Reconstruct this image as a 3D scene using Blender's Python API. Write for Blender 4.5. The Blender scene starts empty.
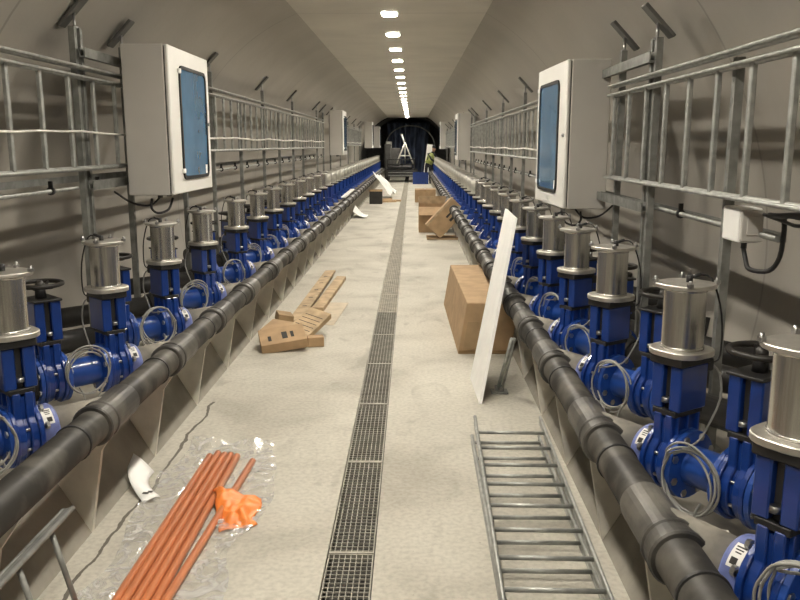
import bpy, bmesh, math, random
from mathutils import Vector, Matrix, noise
random.seed(7)
PI = math.pi
scene = bpy.context.scene
COL = scene.collection

# ------------------------------------------------------------------ helpers
def rotz(a): return Matrix.Rotation(a, 4, 'Z')
def T(x, y, z): return Matrix.Translation((x, y, z))

class MB:
    """collects shapes and links them as one mesh object"""
    def __init__(self): self.bm = bmesh.new()
    def _add(self, verts, faces, smooth=False, M=None):
        vs = [self.bm.verts.new((M @ Vector(v)) if M else v) for v in verts]
        for f in faces:
            try:
                fc = self.bm.faces.new([vs[i] for i in f]); fc.smooth = smooth
            except ValueError: pass
        return vs
    def box(self, x0, x1, y0, y1, z0, z1, bev=0.0, M=None, seg=1):
        t = bmesh.new()
        bmesh.ops.create_cube(t, size=1.0)
        for v in t.verts:
            v.co = Vector((x0 + (v.co.x + .5) * (x1 - x0), y0 + (v.co.y + .5) * (y1 - y0), z0 + (v.co.z + .5) * (z1 - z0)))
        if bev > 0:
            bmesh.ops.bevel(t, geom=list(t.edges), offset=bev, segments=seg, profile=.5, affect='EDGES')
        self.merge(t, M); return self
    def merge(self, t, M=None, smooth=None):
        t.verts.index_update()
        vs = [self.bm.verts.new((M @ v.co) if M else v.co) for v in t.verts]
        for f in t.faces:
            try:
                n = self.bm.faces.new([vs[v.index] for v in f.verts]); n.smooth = f.smooth if smooth is None else smooth
            except ValueError: pass
        t.free()
    def lathe(self, prof, n=20, M=None, smooth=True, cap=True):
        """prof: (r, z) list about local Z"""
        verts, faces = [], []
        for r, z in prof:
            for i in range(n):
                a = 2 * PI * i / n; verts.append((r * math.cos(a), r * math.sin(a), z))
        for k in range(len(prof) - 1):
            for i in range(n):
                j = (i + 1) % n
                faces.append((k*n+i, k*n+j, (k+1)*n+j, (k+1)*n+i))
        vs = self._add(verts, faces, smooth, M)
        if cap:
            for k, rev in ((0, True), (len(prof) - 1, False)):
                if prof[k][0] > 1e-5:
                    ring = [vs[k*n+i] for i in range(n)]
                    if rev: ring.reverse()
                    try: self.bm.faces.new(ring)
                    except ValueError: pass
        return self
    def cyl(self, p, q, r, n=12, r2=None, smooth=True):
        p, q = Vector(p), Vector(q); d = q - p
        M = T(*p) @ d.to_track_quat('Z', 'Y').to_matrix().to_4x4()
        return self.lathe([(r, 0), (r if r2 is None else r2, d.length)], n, M, smooth)
    def tube(self, pts, r, n=8, closed=False):
        pts = [Vector(p) for p in pts]; m = len(pts)
        verts, faces = [], []
        up = Vector((0, 0, 1)); prev = None
        for i, p in enumerate(pts):
            if closed: d = pts[(i+1) % m] - pts[i-1]
            else: d = pts[min(i+1, m-1)] - pts[max(i-1, 0)]
            d.normalize()
            if prev is None:
                a = d.cross(up)
                if a.length < 1e-3: a = d.cross(Vector((1, 0, 0)))
            else:
                a = prev - d * prev.dot(d)
                if a.length < 1e-4: a = d.cross(up)
            a.normalize(); prev = a.copy(); b = d.cross(a)
            for k in range(n):
                t = 2 * PI * k / n
                verts.append(p + a * (r * math.cos(t)) + b * (r * math.sin(t)))
        lim = m if closed else m - 1
        for i in range(lim):
            i2 = (i + 1) % m
            for k in range(n):
                k2 = (k + 1) % n
                faces.append((i*n+k, i*n+k2, i2*n+k2, i2*n+k))
        vs = self._add(verts, faces, True)
        if not closed:
            for st in (0, (m-1)*n):
                try: self.bm.faces.new([vs[st+k] for k in range(n)])
                except ValueError: pass
        return self
    def prism(self, poly, t0, t1, plane='XZ', M=None, bev=0.0):
        """poly in plane extruded along the third axis"""
        t = bmesh.new()
        def co(a, b, c):
            return {'XZ': (a, c, b), 'YZ': (c, a, b), 'XY': (a, b, c)}[plane]
        A = [t.verts.new(co(a, b, t0)) for a, b in poly]; B = [t.verts.new(co(a, b, t1)) for a, b in poly]
        n = len(poly)
        t.faces.new(A); t.faces.new(B[::-1])
        for i in range(n): t.faces.new((A[i], A[(i+1) % n], B[(i+1) % n], B[i]))
        bmesh.ops.recalc_face_normals(t, faces=list(t.faces))
        if bev: bmesh.ops.bevel(t, geom=list(t.edges), offset=bev, segments=1, profile=.5, affect='EDGES')
        self.merge(t, M); return self
    def build(self, name, mat, parent=None, loc=None, recalc=True):
        if recalc: bmesh.ops.recalc_face_normals(self.bm, faces=list(self.bm.faces))
        me = bpy.data.meshes.new(name); self.bm.to_mesh(me); self.bm.free()
        me.materials.append(mat)
        o = bpy.data.objects.new(name, me); COL.objects.link(o)
        if parent: o.parent = parent
        if loc: o.location = loc
        return o

def smooth(pts, n=4):
    pts = [Vector(p) for p in pts]; out = []
    for i in range(len(pts) - 1):
        p0, p1, p2, p3 = pts[max(i-1, 0)], pts[i], pts[i+1], pts[min(i+2, len(pts)-1)]
        for k in range(n):
            t = k / n
            out.append(.5*((2*p1) + (p2-p0)*t + (2*p0-5*p1+4*p2-p3)*t*t + (3*p1-p0-3*p2+p3)*t**3))
    out.append(pts[-1]); return out
def rrect(w, h, r, n=5):
    pts = []
    for cx, cy, a0 in ((w/2-r, h/2-r, 0), (-w/2+r, h/2-r, PI/2), (-w/2+r, -h/2+r, PI), (w/2-r, -h/2+r, 1.5*PI)):
        for i in range(n + 1):
            a = a0 + PI/2 * i / n; pts.append((cx + r*math.cos(a), cy + r*math.sin(a)))
    return pts

def tag(o, label=None, cat=None, group=None, kind=None):
    if label: o['label'] = label
    if cat: o['category'] = cat
    if group: o['group'] = group
    if kind: o['kind'] = kind
    return o
def empty(name, loc, rz=0.0, label=None, cat=None, group=None):
    o = bpy.data.objects.new(name, None); COL.objects.link(o)
    o.empty_display_size = .1
    o.location = loc; o.rotation_euler = (0, 0, rz)
    return tag(o, label, cat, group)
KIDS = {}
def kids(o): return [c for c in bpy.data.objects if c.parent == o]
def copy_tree(o, parent=None, tree=None):
    c = o.copy(); COL.objects.link(c)
    c.parent = parent
    if o.name not in KIDS: KIDS[o.name] = kids(o)
    for ch in KIDS[o.name]: copy_tree(ch, c)
    return c
ONES = ['', 'first', 'second', 'third', 'fourth', 'fifth', 'sixth', 'seventh', 'eighth', 'ninth', 'tenth', 'eleventh', 'twelfth',
        'thirteenth', 'fourteenth', 'fifteenth', 'sixteenth', 'seventeenth', 'eighteenth', 'nineteenth']
TENS = {2: ('twentieth', 'twenty'), 3: ('thirtieth', 'thirty'), 4: ('fortieth', 'forty'), 5: ('fiftieth', 'fifty')}
def nth(n):
    if n < 20: return ONES[n]
    t, r = divmod(n, 10)
    return TENS[t][0] if r == 0 else TENS[t][1] + '-' + ONES[r]

# ------------------------------------------------------------------ materials
def new_mat(name):
    m = bpy.data.materials.new(name); m.use_nodes = True
    nt = m.node_tree; b = nt.nodes['Principled BSDF']
    return m, nt, b
def N(nt, t, **kw):
    n = nt.nodes.new(t)
    for k, v in kw.items():
        if k.startswith('i_'): n.inputs[k[2:].replace('_', ' ')].default_value = v
        else: setattr(n, k, v)
    return n
def mat(name, col, rough=.5, metal=0.0, var=.15, scale=8.0, bump=0.0, col2=None, stretch=None, spec=None, detail=4.0, lo=.35, hi=.65, bscale=None, world=True, coat=0.0):
    m, nt, b = new_mat(name)
    tc = N(nt, 'ShaderNodeTexCoord'); mp = N(nt, 'ShaderNodeMapping')
    if world:
        g = N(nt, 'ShaderNodeNewGeometry'); nt.links.new(g.outputs['Position'], mp.inputs[0])
    else: nt.links.new(tc.outputs['Object'], mp.inputs[0])
    if stretch: mp.inputs['Scale'].default_value = stretch
    nz = N(nt, 'ShaderNodeTexNoise'); nz.inputs['Scale'].default_value = scale; nz.inputs['Detail'].default_value = detail
    nt.links.new(mp.outputs[0], nz.inputs['Vector'])
    cr = N(nt, 'ShaderNodeValToRGB')
    c2 = col2 or tuple(max(0, c * (1 - var)) for c in col)
    c1 = col if col2 else tuple(min(1, c * (1 + var)) for c in col)
    cr.color_ramp.elements[0].position = lo; cr.color_ramp.elements[1].position = hi
    cr.color_ramp.elements[0].color = (*c2, 1); cr.color_ramp.elements[1].color = (*c1, 1)
    nt.links.new(nz.outputs['Fac'], cr.inputs[0]); nt.links.new(cr.outputs[0], b.inputs['Base Color'])
    b.inputs['Roughness'].default_value = rough; b.inputs['Metallic'].default_value = metal
    if spec is not None: b.inputs['Specular IOR Level'].default_value = spec
    if coat: b.inputs['Coat Weight'].default_value = coat
    if bump:
        bp = N(nt, 'ShaderNodeBump'); bp.inputs['Strength'].default_value = bump; bp.inputs['Distance'].default_value = .01
        if bscale:
            n2 = N(nt, 'ShaderNodeTexNoise'); n2.inputs['Scale'].default_value = bscale; n2.inputs['Detail'].default_value = 3
            nt.links.new(mp.outputs[0], n2.inputs['Vector']); nt.links.new(n2.outputs['Fac'], bp.inputs['Height'])
        else: nt.links.new(nz.outputs['Fac'], bp.inputs['Height'])
        nt.links.new(bp.outputs[0], b.inputs['Normal'])
    return m
def emit(name, col, s):
    m, nt, b = new_mat(name)
    b.inputs['Base Color'].default_value = (*col, 1)
    b.inputs['Emission Color'].default_value = (*col, 1); b.inputs['Emission Strength'].default_value = s
    return m

def concrete_floor():
    m, nt, b = new_mat('concrete_floor')
    g = N(nt, 'ShaderNodeNewGeometry')
    def noise_(s, d=6, st=None, dist=0):
        mp = N(nt, 'ShaderNodeMapping'); nt.links.new(g.outputs['Position'], mp.inputs[0])
        if st: mp.inputs['Scale'].default_value = st
        n = N(nt, 'ShaderNodeTexNoise'); n.inputs['Scale'].default_value = s; n.inputs['Detail'].default_value = d
        n.inputs['Distortion'].default_value = dist
        nt.links.new(mp.outputs[0], n.inputs['Vector']); return n.outputs['Fac']
    def ramp(fac, stops):
        r = N(nt, 'ShaderNodeValToRGB'); e = r.color_ramp.elements
        while len(e) < len(stops): e.new(.5)
        for el, (p, c) in zip(e, stops): el.position = p; el.color = (*c, 1)
        nt.links.new(fac, r.inputs[0]); return r.outputs[0]
    def mix(fac, a, c, mode='MIX'):
        x = N(nt, 'ShaderNodeMix', data_type='RGBA', blend_type=mode)
        if isinstance(fac, float): x.inputs[0].default_value = fac
        else: nt.links.new(fac, x.inputs[0])
        nt.links.new(a, x.inputs[6])
        if isinstance(c, tuple): x.inputs[7].default_value = (*c, 1)
        else: nt.links.new(c, x.inputs[7])
        return x.outputs[2]
    big = ramp(noise_(1.3, 7, None, .6), [(.3, (.40, .375, .315)), (.5, (.52, .495, .425)), (.72, (.60, .575, .50))])
    fine = ramp(noise_(38, 6), [(.3, (.80, .80, .80)), (.6, (1, 1, 1))])
    c = mix(1.0, big, fine, 'MULTIPLY')
    stain = ramp(noise_(3.1, 8, (1, .45, 1), 1.2), [(.58, (0, 0, 0)), (.70, (1, 1, 1))])
    sm = N(nt, 'ShaderNodeMath', operation='MULTIPLY'); nt.links.new(stain, sm.inputs[0]); sm.inputs[1].default_value = .45
    c = mix(sm.outputs[0], c, (.27, .25, .205))
    spk = ramp(noise_(60, 2), [(.70, (0, 0, 0)), (.76, (1, 1, 1))])
    sp = N(nt, 'ShaderNodeMath', operation='MULTIPLY'); nt.links.new(spk, sp.inputs[0]); sp.inputs[1].default_value = .6
    c = mix(sp.outputs[0], c, (.2, .18, .15))
    # jagged joint along the kerb foot
    sx = N(nt, 'ShaderNodeSeparateXYZ'); nt.links.new(g.outputs['Position'], sx.inputs[0])
    def line(x0, amp, w, s):
        n = noise_(s, 5)
        a = N(nt, 'ShaderNodeMath', operation='MULTIPLY_ADD'); nt.links.new(n, a.inputs[0]); a.inputs[1].default_value = amp; nt.links.new(sx.outputs[0], a.inputs[2])
        s_ = N(nt, 'ShaderNodeMath', operation='SUBTRACT'); nt.links.new(a.outputs[0], s_.inputs[0]); s_.inputs[1].default_value = x0 + amp * .5
        ab = N(nt, 'ShaderNodeMath', operation='ABSOLUTE'); nt.links.new(s_.outputs[0], ab.inputs[0])
        w_ = N(nt, 'ShaderNodeMath', operation='MULTIPLY'); nt.links.new(noise_(2.7, 4), w_.inputs[0]); w_.inputs[1].default_value = w
        l = N(nt, 'ShaderNodeMath', operation='LESS_THAN'); nt.links.new(ab.outputs[0], l.inputs[0]); nt.links.new(w_.outputs[0], l.inputs[1])
        y_ = N(nt, 'ShaderNodeMath', operation='LESS_THAN'); nt.links.new(sx.outputs[1], y_.inputs[0]); y_.inputs[1].default_value = 5.6
        k_ = N(nt, 'ShaderNodeMath', operation='MULTIPLY'); nt.links.new(l.outputs[0], k_.inputs[0]); nt.links.new(y_.outputs[0], k_.inputs[1])
        return k_.outputs[0]
    for x0 in (-1.44,):
        c = mix(line(x0, .16, .018, 2.3), c, (.12, .105, .085))
    nt.links.new(c, b.inputs['Base Color'])
    b.inputs['Roughness'].default_value = .72
    bp = N(nt, 'ShaderNodeBump'); bp.inputs['Strength'].default_value = .25; bp.inputs['Distance'].default_value = .006
    nt.links.new(noise_(25, 8), bp.inputs['Height']); nt.links.new(bp.outputs[0], b.inputs['Normal'])
    return m

def lining(name, base, seam):
    """sprayed/panelled tunnel lining with ring joints every few metres"""
    m, nt, b = new_mat(name)
    g = N(nt, 'ShaderNodeNewGeometry')
    n = N(nt, 'ShaderNodeTexNoise'); n.inputs['Scale'].default_value = .9; n.inputs['Detail'].default_value = 6
    nt.links.new(g.outputs['Position'], n.inputs['Vector'])
    r = N(nt, 'ShaderNodeValToRGB'); r.color_ramp.elements[0].position = .3; r.color_ramp.elements[1].position = .7
    r.color_ramp.elements[0].color = (*[c * .88 for c in base], 1); r.color_ramp.elements[1].color = (*[c * 1.06 for c in base], 1)
    nt.links.new(n.outputs['Fac'], r.inputs[0])
    sx = N(nt, 'ShaderNodeSeparateXYZ'); nt.links.new(g.outputs['Position'], sx.inputs[0])
    md = N(nt, 'ShaderNodeMath', operation='PINGPONG'); nt.links.new(sx.outputs[1], md.inputs[0]); md.inputs[1].default_value = seam / 2
    lt = N(nt, 'ShaderNodeMath', operation='LESS_THAN'); nt.links.new(md.outputs[0], lt.inputs[0]); lt.inputs[1].default_value = .012
    mx = N(nt, 'ShaderNodeMix', data_type='RGBA'); nt.links.new(lt.outputs[0], mx.inputs[0]); nt.links.new(r.outputs[0], mx.inputs[6])
    mx.inputs[7].default_value = (*[c * .72 for c in base], 1)
    nt.links.new(mx.outputs[2], b.inputs['Base Color'])
    b.inputs['Roughness'].default_value = .55
    n2 = N(nt, 'ShaderNodeTexNoise'); n2.inputs['Scale'].default_value = 3; n2.inputs['Detail'].default_value = 4
    nt.links.new(g.outputs['Position'], n2.inputs['Vector'])
    bp = N(nt, 'ShaderNodeBump'); bp.inputs['Strength'].default_value = .25; bp.inputs['Distance'].default_value = .03
    nt.links.new(n2.outputs['Fac'], bp.inputs['Height']); nt.links.new(bp.outputs[0], b.inputs['Normal'])
    return m

def film_mat():
    m, nt, b = new_mat('clear_film')
    out = nt.nodes['Material Output']
    tr = N(nt, 'ShaderNodeBsdfTransparent'); gl = N(nt, 'ShaderNodeBsdfGlossy'); gl.inputs['Roughness'].default_value = .12
    df = N(nt, 'ShaderNodeBsdfDiffuse'); df.inputs['Color'].default_value = (.92, .91, .89, 1)
    m1 = N(nt, 'ShaderNodeMixShader'); m1.inputs[0].default_value = .4
    nt.links.new(df.outputs[0], m1.inputs[1]); nt.links.new(gl.outputs[0], m1.inputs[2])
    n = N(nt, 'ShaderNodeTexNoise'); n.inputs['Scale'].default_value = 9; n.inputs['Detail'].default_value = 7; n.inputs['Distortion'].default_value = 2.0
    g = N(nt, 'ShaderNodeNewGeometry'); nt.links.new(g.outputs['Position'], n.inputs['Vector'])
    r = N(nt, 'ShaderNodeMapRange'); r.inputs['From Min'].default_value = .42; r.inputs['From Max'].default_value = .72
    r.inputs['To Min'].default_value = .12; r.inputs['To Max'].default_value = .85
    nt.links.new(n.outputs['Fac'], r.inputs['Value'])
    m2 = N(nt, 'ShaderNodeMixShader'); nt.links.new(r.outputs[0], m2.inputs[0]); nt.links.new(tr.outputs[0], m2.inputs[1]); nt.links.new(m1.outputs[0], m2.inputs[2])
    nt.links.new(m2.outputs[0], out.inputs['Surface'])
    return m

M = {}
M['floor'] = concrete_floor()
M['vault'] = lining('vault_lining', (.43, .405, .36), 4.8)
M['ceiling'] = lining('ceiling_panel', (.76, .725, .65), 4.8)
M['kerb'] = mat('kerb_concrete_shaded', (.30, .28, .24), .8, var=.14, scale=4, bump=.3, bscale=20)  # concrete darkened so the pipe's shadow is put into its colour
M['dark'] = mat('channel_dark', (.05, .047, .042), .9)
M['gusset'] = mat('painted_gusset', (.66, .63, .56), .6, var=.1, scale=7)
M['blue'] = mat('blue_epoxy', (.0085, .042, .23), .28, var=.12, scale=12, world=False, coat=.25)
M['blue_light'] = mat('dusty_blue', (.17, .21, .47), .5, var=.25, scale=14, bump=.1)
M['blue_pipe'] = mat('blue_pipe', (.020, .085, .40), .33, scale=9, col2=(.014, .06, .29), coat=.2)
M['steel'] = mat('stainless', (.60, .59, .56), .26, 1.0, var=.10, scale=5, stretch=(30, 30, 1.0), bump=.03, world=False)
M['steel_plate'] = mat('stainless_plate', (.62, .60, .56), .48, 1.0, var=.1, scale=20, world=False)
M['galv'] = mat('galvanised', (.40, .41, .39), .5, .6, var=.18, scale=18)
M['galv_dark'] = mat('galvanised_dull', (.25, .255, .24), .55, .5, var=.2, scale=14)
M['grate'] = mat('dusty_grating', (.33, .315, .265), .55, .25, scale=9)
M['brace'] = mat('brace_steel', (.14, .14, .13), .6, .4)
M['steel_far'] = mat('stainless_far', (.56, .55, .51), .55, .8, world=False)
M['grate_pale'] = mat('pale_grating', (.62, .585, .50), .75, .0, scale=9)  # paler material for the grates farther along the channel
M['bolt'] = mat('zinc_bolt', (.42, .42, .42), .32, 1.0, world=False)
M['black'] = mat('black_plastic', (.018, .018, .019), .5, var=.2, world=False)
M['hdpe'] = mat('dusty_black_pipe', (.165, .155, .135), .46, col2=(.040, .038, .035), scale=5.5, detail=9, lo=.42, hi=.75, bump=.08, spec=.5)
M['coupling'] = mat('black_coupling', (.105, .10, .09), .46, col2=(.032, .031, .029), scale=9, detail=7, spec=.45)
M['branch'] = mat('dusty_branch', (.34, .315, .265), .65, col2=(.17, .16, .14), scale=8, detail=8)
M['blackpipe'] = mat('black_outlet', (.022, .021, .02), .45)
M['wheel'] = mat('handwheel', (.02, .018, .016), .45, world=False)
M['cable'] = mat('grey_cable', (.33, .33, .31), .5)
M['cable_white'] = mat('pale_cable', (.72, .71, .66), .5)
M['cabinet'] = mat('cabinet_grey', (.56, .54, .50), .5, var=.03, scale=3)
M['door'] = mat('cabinet_door', (.80, .79, .75), .42, var=.03, scale=3)
M['pane'] = mat('blue_pane', (.075, .19, .335), .12, var=.10, scale=3, coat=.5)
M['white'] = mat('white_panel', (.92, .92, .90), .45, var=.03)
M['card'] = mat('cardboard', (.42, .285, .16), .8, var=.12, scale=7)
M['card2'] = mat('cardboard_pale', (.47, .35, .215), .8, var=.2, scale=9)
M['card_pale'] = mat('cardboard_dusty', (.56, .48, .36), .8, var=.1, scale=9)
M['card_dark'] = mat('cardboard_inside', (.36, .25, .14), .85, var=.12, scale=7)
M['tape'] = mat('brown_tape', (.30, .19, .09), .35)
M['ink'] = mat('print_ink', (.03, .028, .025), .7)
M['orange_tube'] = mat('orange_tube', (.62, .215, .085), .3, var=.08, scale=5)
M['orange'] = mat('orange_plastic', (.95, .27, .055), .42, var=.1, scale=14)
M['film'] = film_mat()
M['tarp'] = mat('dark_tarp', (.085, .115, .19), .5, col2=(.025, .035, .06), scale=2.2, detail=5, stretch=(2.5, 1, .8))
M['machine'] = mat('machine_black', (.013, .013, .014), .5)
M['skin'] = mat('skin', (.50, .30, .21), .55)
M['vest'] = mat('hi_vis', (.34, .40, .12), .6)
M['cloth'] = mat('dark_workwear', (.018, .02, .028), .8)
M['paper'] = mat('label_paper', (.82, .81, .77), .6, var=.03)
M['strut_seal'] = mat('rubber_seal', (.01, .01, .01), .6)
M['wood'] = mat('pale_wood', (.52, .36, .20), .7, scale=6, stretch=(6, 1, 6))
M['lamp'] = emit('lamp_diffuser', (1.0, .925, .80), 62.0)
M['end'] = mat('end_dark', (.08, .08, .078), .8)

# ------------------------------------------------------------------ setting
XC, RC, ZC = -.27, 2.40, 1.15          # tunnel axis and lining radius
Y0, Y1 = -5.0, 45.0                    # lit stretch
YE = 50.0
CEIL = 3.33
CL, CR = -1.32, .84
LED = .37
FL, FR = -1.55, .91                    # kerb feet
GX0, GX1 = -.385, -.165                # drain

def struct(name, mb, m): return tag(mb.build(name, m), kind='structure')
b = MB()
b.box(FL-.02, GX0, Y0, YE, -.2, 0); struct('floor', b, M['floor'])
b = MB(); b.box(GX1, FR+.02, Y0, YE, -.2, 0); struct('floor_right', b, M['floor'])
b = MB()
b.prism([(GX0-.01, -.02), (GX0-.01, -.2), (GX1+.01, -.2), (GX1+.01, -.02), (GX1, -.02), (GX1, -.17), (GX0, -.17), (GX0, -.02)], Y0, YE, 'XZ')
struct('floor_channel', b, M['dark'])
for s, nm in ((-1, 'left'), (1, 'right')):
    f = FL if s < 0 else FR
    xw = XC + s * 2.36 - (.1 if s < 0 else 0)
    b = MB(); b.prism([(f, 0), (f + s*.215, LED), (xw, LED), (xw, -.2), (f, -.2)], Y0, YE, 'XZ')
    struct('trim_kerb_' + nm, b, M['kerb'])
    # curved wall from the floor up to the flat ceiling
    ce = CL if s < 0 else CR
    xc = XC - .13 if s < 0 else XC
    a0 = math.asin((-.2 - ZC) / RC)
    a1 = math.acos((abs(ce - xc)) / RC)
    n = 30; pin = []
    zs = ZC + RC * math.sin(a1)
    for i in range(n + 1):
        a = a0 + (a1 - a0) * i / n
        pin.append((xc + s * RC * math.cos(a), ZC + RC * math.sin(a) + (CEIL - zs) * (i / n) ** 3))
    pout = [(x + s * .15 * abs(math.cos(a0 + (a1-a0)*i/n)), z + .15 * max(0, math.sin(a0 + (a1-a0)*i/n))) for i, (x, z) in enumerate(pin)]
    t = MB()
    ys = [Y0 + (Y1 - Y0) * k / 31 for k in range(32)]
    verts, faces = [], []
    for y in ys:
        verts += [(x, y, z) for x, z in pin] + [(x, y, z) for x, z in pout]
    w = 2 * (n + 1)
    for k in range(len(ys) - 1):
        for i in range(n):
            faces.append((k*w+i, k*w+i+1, (k+1)*w+i+1, (k+1)*w+i))
            faces.append((k*w+n+1+i, k*w+n+2+i, (k+1)*w+n+2+i, (k+1)*w+n+1+i))
    for k in (0, len(ys) - 1):
        for i in range(n): faces.append((k*w+i, k*w+i+1, k*w+n+2+i, k*w+n+1+i))
    vs = t._add(verts, faces, True)
    struct('wall_' + nm, t, M['vault'])
b = MB(); b.box(CL-.02, CR+.02, Y0, Y1, CEIL, CEIL+.12); struct('ceiling', b, M['ceiling'])
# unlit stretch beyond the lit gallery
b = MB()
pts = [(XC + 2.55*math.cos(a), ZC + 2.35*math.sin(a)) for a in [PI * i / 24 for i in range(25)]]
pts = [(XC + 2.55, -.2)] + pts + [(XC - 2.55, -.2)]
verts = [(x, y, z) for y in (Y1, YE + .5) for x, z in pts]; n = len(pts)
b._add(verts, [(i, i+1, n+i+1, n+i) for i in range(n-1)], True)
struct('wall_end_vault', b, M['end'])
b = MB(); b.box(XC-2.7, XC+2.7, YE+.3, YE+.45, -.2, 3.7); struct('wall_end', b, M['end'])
b = MB(); b.box(XC-2.7, XC+2.7, Y0-.15, Y0, -.2, 3.6); struct('wall_back', b, M['vault'])

# ------------------------------------------------------------------ ceiling lights
LX = -.262
ly = [9.55 + 1.73 * k for k in range(-6, 21)]
first = None
for k, y in enumerate(ly):
    if first is None:
        first = empty('ceiling_light', (LX, y, CEIL))
        p = rrect(.17, .34, .06)
        d = MB(); d.prism(p, -.006, -.002, 'XY'); d.build('diffuser', M['lamp'], first)
        fr = MB(); q_ = [(x*1.14, yy*1.07) for x, yy in p]; n_ = len(p)
        vv = [(x, y_, -.001) for x, y_ in q_] + [(x, y_, -.022) for x, y_ in q_] + [(x*1.01, y_*1.005, -.022) for x, y_ in p] + [(x*1.01, y_*1.005, -.001) for x, y_ in p]
        fr._add(vv, [(k_*n_+i, k_*n_+(i+1) % n_, (k_+1)*n_+(i+1) % n_, (k_+1)*n_+i) for k_ in range(3) for i in range(n_)])
        fr.build('light_frame', M['white'], first)
        o = first
    else:
        o = copy_tree(first)
    o.location = (LX, y, CEIL)
    seen = [q for q in ly if q > 8.6]
    if y > 8.6: lab = 'glowing recessed ceiling downlight, %s in the row from the top of the photo' % nth(seen.index(y) + 1)
    else: lab = 'glowing recessed ceiling downlight overhead, %s behind the first visible one' % nth(len([q for q in ly if y < q < 8.6]) + 1)
    tag(o, lab, 'ceiling light', 'ceiling downlights in one row')

# ------------------------------------------------------------------ drain grates
def make_grate(mt):
    r = empty('drain_grate', (0, 0, 0))
    w = (GX1 - GX0) - .012; L = .994
    f = MB()
    f.box(-w/2, -w/2+.006, 0, L, -.03, 0); f.box(w/2-.006, w/2, 0, L, -.03, 0)
    f.box(-w/2, w/2, 0, .016, -.03, .001); f.box(-w/2, w/2, L-.006, L, -.03, .001)
    f.build('grate_frame', mt, r)
    g = MB()
    for i in range(1, 8):
        x = -w/2 + w * i / 8; g.box(x-.0018, x+.0018, .01, L-.004, -.022, -.001)
    for j in range(1, 31):
        y = L * j / 31; g.box(-w/2+.004, w/2-.004, y-.0016, y+.0016, -.010, -.003)
    g.build('grate_mesh', mt, r)
    return r
gp = make_grate(M['grate'])
gy = 3.398 - 1.085 * 2
k = 0
while gy < 39.5:
    if k == 7: gp = make_grate(M['grate_pale'])
    o = gp if k in (0, 7) else copy_tree(gp)
    o.location = ((GX0 + GX1) / 2, gy, 0); o.scale = (1, 1.085, 1)
    tag(o, ('galvanised' if k < 7 else 'pale') + ' drain grate in the floor channel, %s from the camera' % nth(k + 1), 'drain grate', 'floor drain grates')
    gy += 1.085; k += 1

# ------------------------------------------------------------------ valve stations
AX = .60                                # height of the branch axis
BDS = {-1: Vector((-math.cos(math.radians(46)), -math.sin(math.radians(46)))), 1: Vector((math.cos(math.radians(56)), -math.sin(math.radians(56))))}   # wye directions
PL, PR = -1.44, .825                     # main pipe axes
ring = lambda n, r: [(r*math.cos(2*PI*i/n), r*math.sin(2*PI*i/n)) for i in range(n)]
RX = Matrix.Rotation(PI/2, 4, 'Y')      # local Z -> X
BASE = AX - .15                         # things' origins sit at the flange bottom

def body_poly(r=.128, neck=.088, top=.205):
    a0 = math.asin(.75)
    pts = []
    n = 18
    st = PI/2 + math.acos(math.sqrt(max(0, 1 - (neck/r)**2))) if False else None
    ang = math.acos(neck / r)
    for i in range(n + 1):
        a = (PI - ang) + (PI + 2*ang) * i / n
        pts.append((r*math.cos(a), r*math.sin(a)))
    pts += [(neck, top), (-neck, top)]
    return pts
def bolts(x0, x1, R=.117, n=8, hr=.0165):
    m = MB()
    for i in range(n):
        a = 2*PI*(i+.5)/n; y, z = R*math.cos(a), R*math.sin(a)
        m.cyl((x0, y, z+.15), (x1, y, z+.15), .007, 6)
        for xx, s in ((x0, 1), (x1, -1)):
            m.cyl((xx, y, z+.15), (xx + s*.014, y, z+.15), hr, 6, smooth=False)
    return m
def valve_common(r, s, hand):
    d = .15
    m = MB()
    bp = [(y, z+d) for y, z in body_poly()]
    m.prism(bp, .009, .044, 'YZ', bev=.004); m.prism(bp, -.044, -.009, 'YZ', bev=.004)
    m.prism([(y*.86, (z-d)*.9+d) for y, z in bp], -.0095, .0095, 'YZ')
    # guide ribs on the neck
    for xs in (-.05, .05):
        for yy in (-.06, 0, .06):
            m.box(xs-.008, xs+.008, yy-.006, yy+.006, d+.10, d+.2, .002)
    for xx in (-.052, .052):
        m.lathe([(.14, -.010), (.142, -.006), (.142, .006), (.14, .010)], 26, T(xx, 0, d) @ RX, smooth=False)
    m.build('valve_body', M['blue'], r)
    m = bolts(-.092, .092); m.build('bolt_ring', M['bolt'], r)
    zt = d + .405 if not hand else d + .435
    z0 = d + .222
    for xs in (-1, 1):
        m = MB()
        xa, xb = sorted((xs*.017, xs*.070))
        m.box(xa, xb, -.082, .082, z0, zt, .005)
        m.build('yoke_plate', M['blue'], r)
    m = MB(); m.box(-.055, .055, -.085, .085, d+.198, z0, .002)
    m.build('gland_packing', M['black'], r)
    m = MB(); m.cyl((0, s*.05, d+.2), (0, s*.05, zt+.06), .011, 10)
    m.cyl((0, -s*.075, z0+.03), (0, -s*.075, z0+.05), .018, 6); m.build('stem', M['bolt'], r)
    m = MB(); m.box(-.014, .014, -.06, .06, z0, zt, 0); m.build('gate_blade', M['black'], r)
    return d, z0, zt
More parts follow.
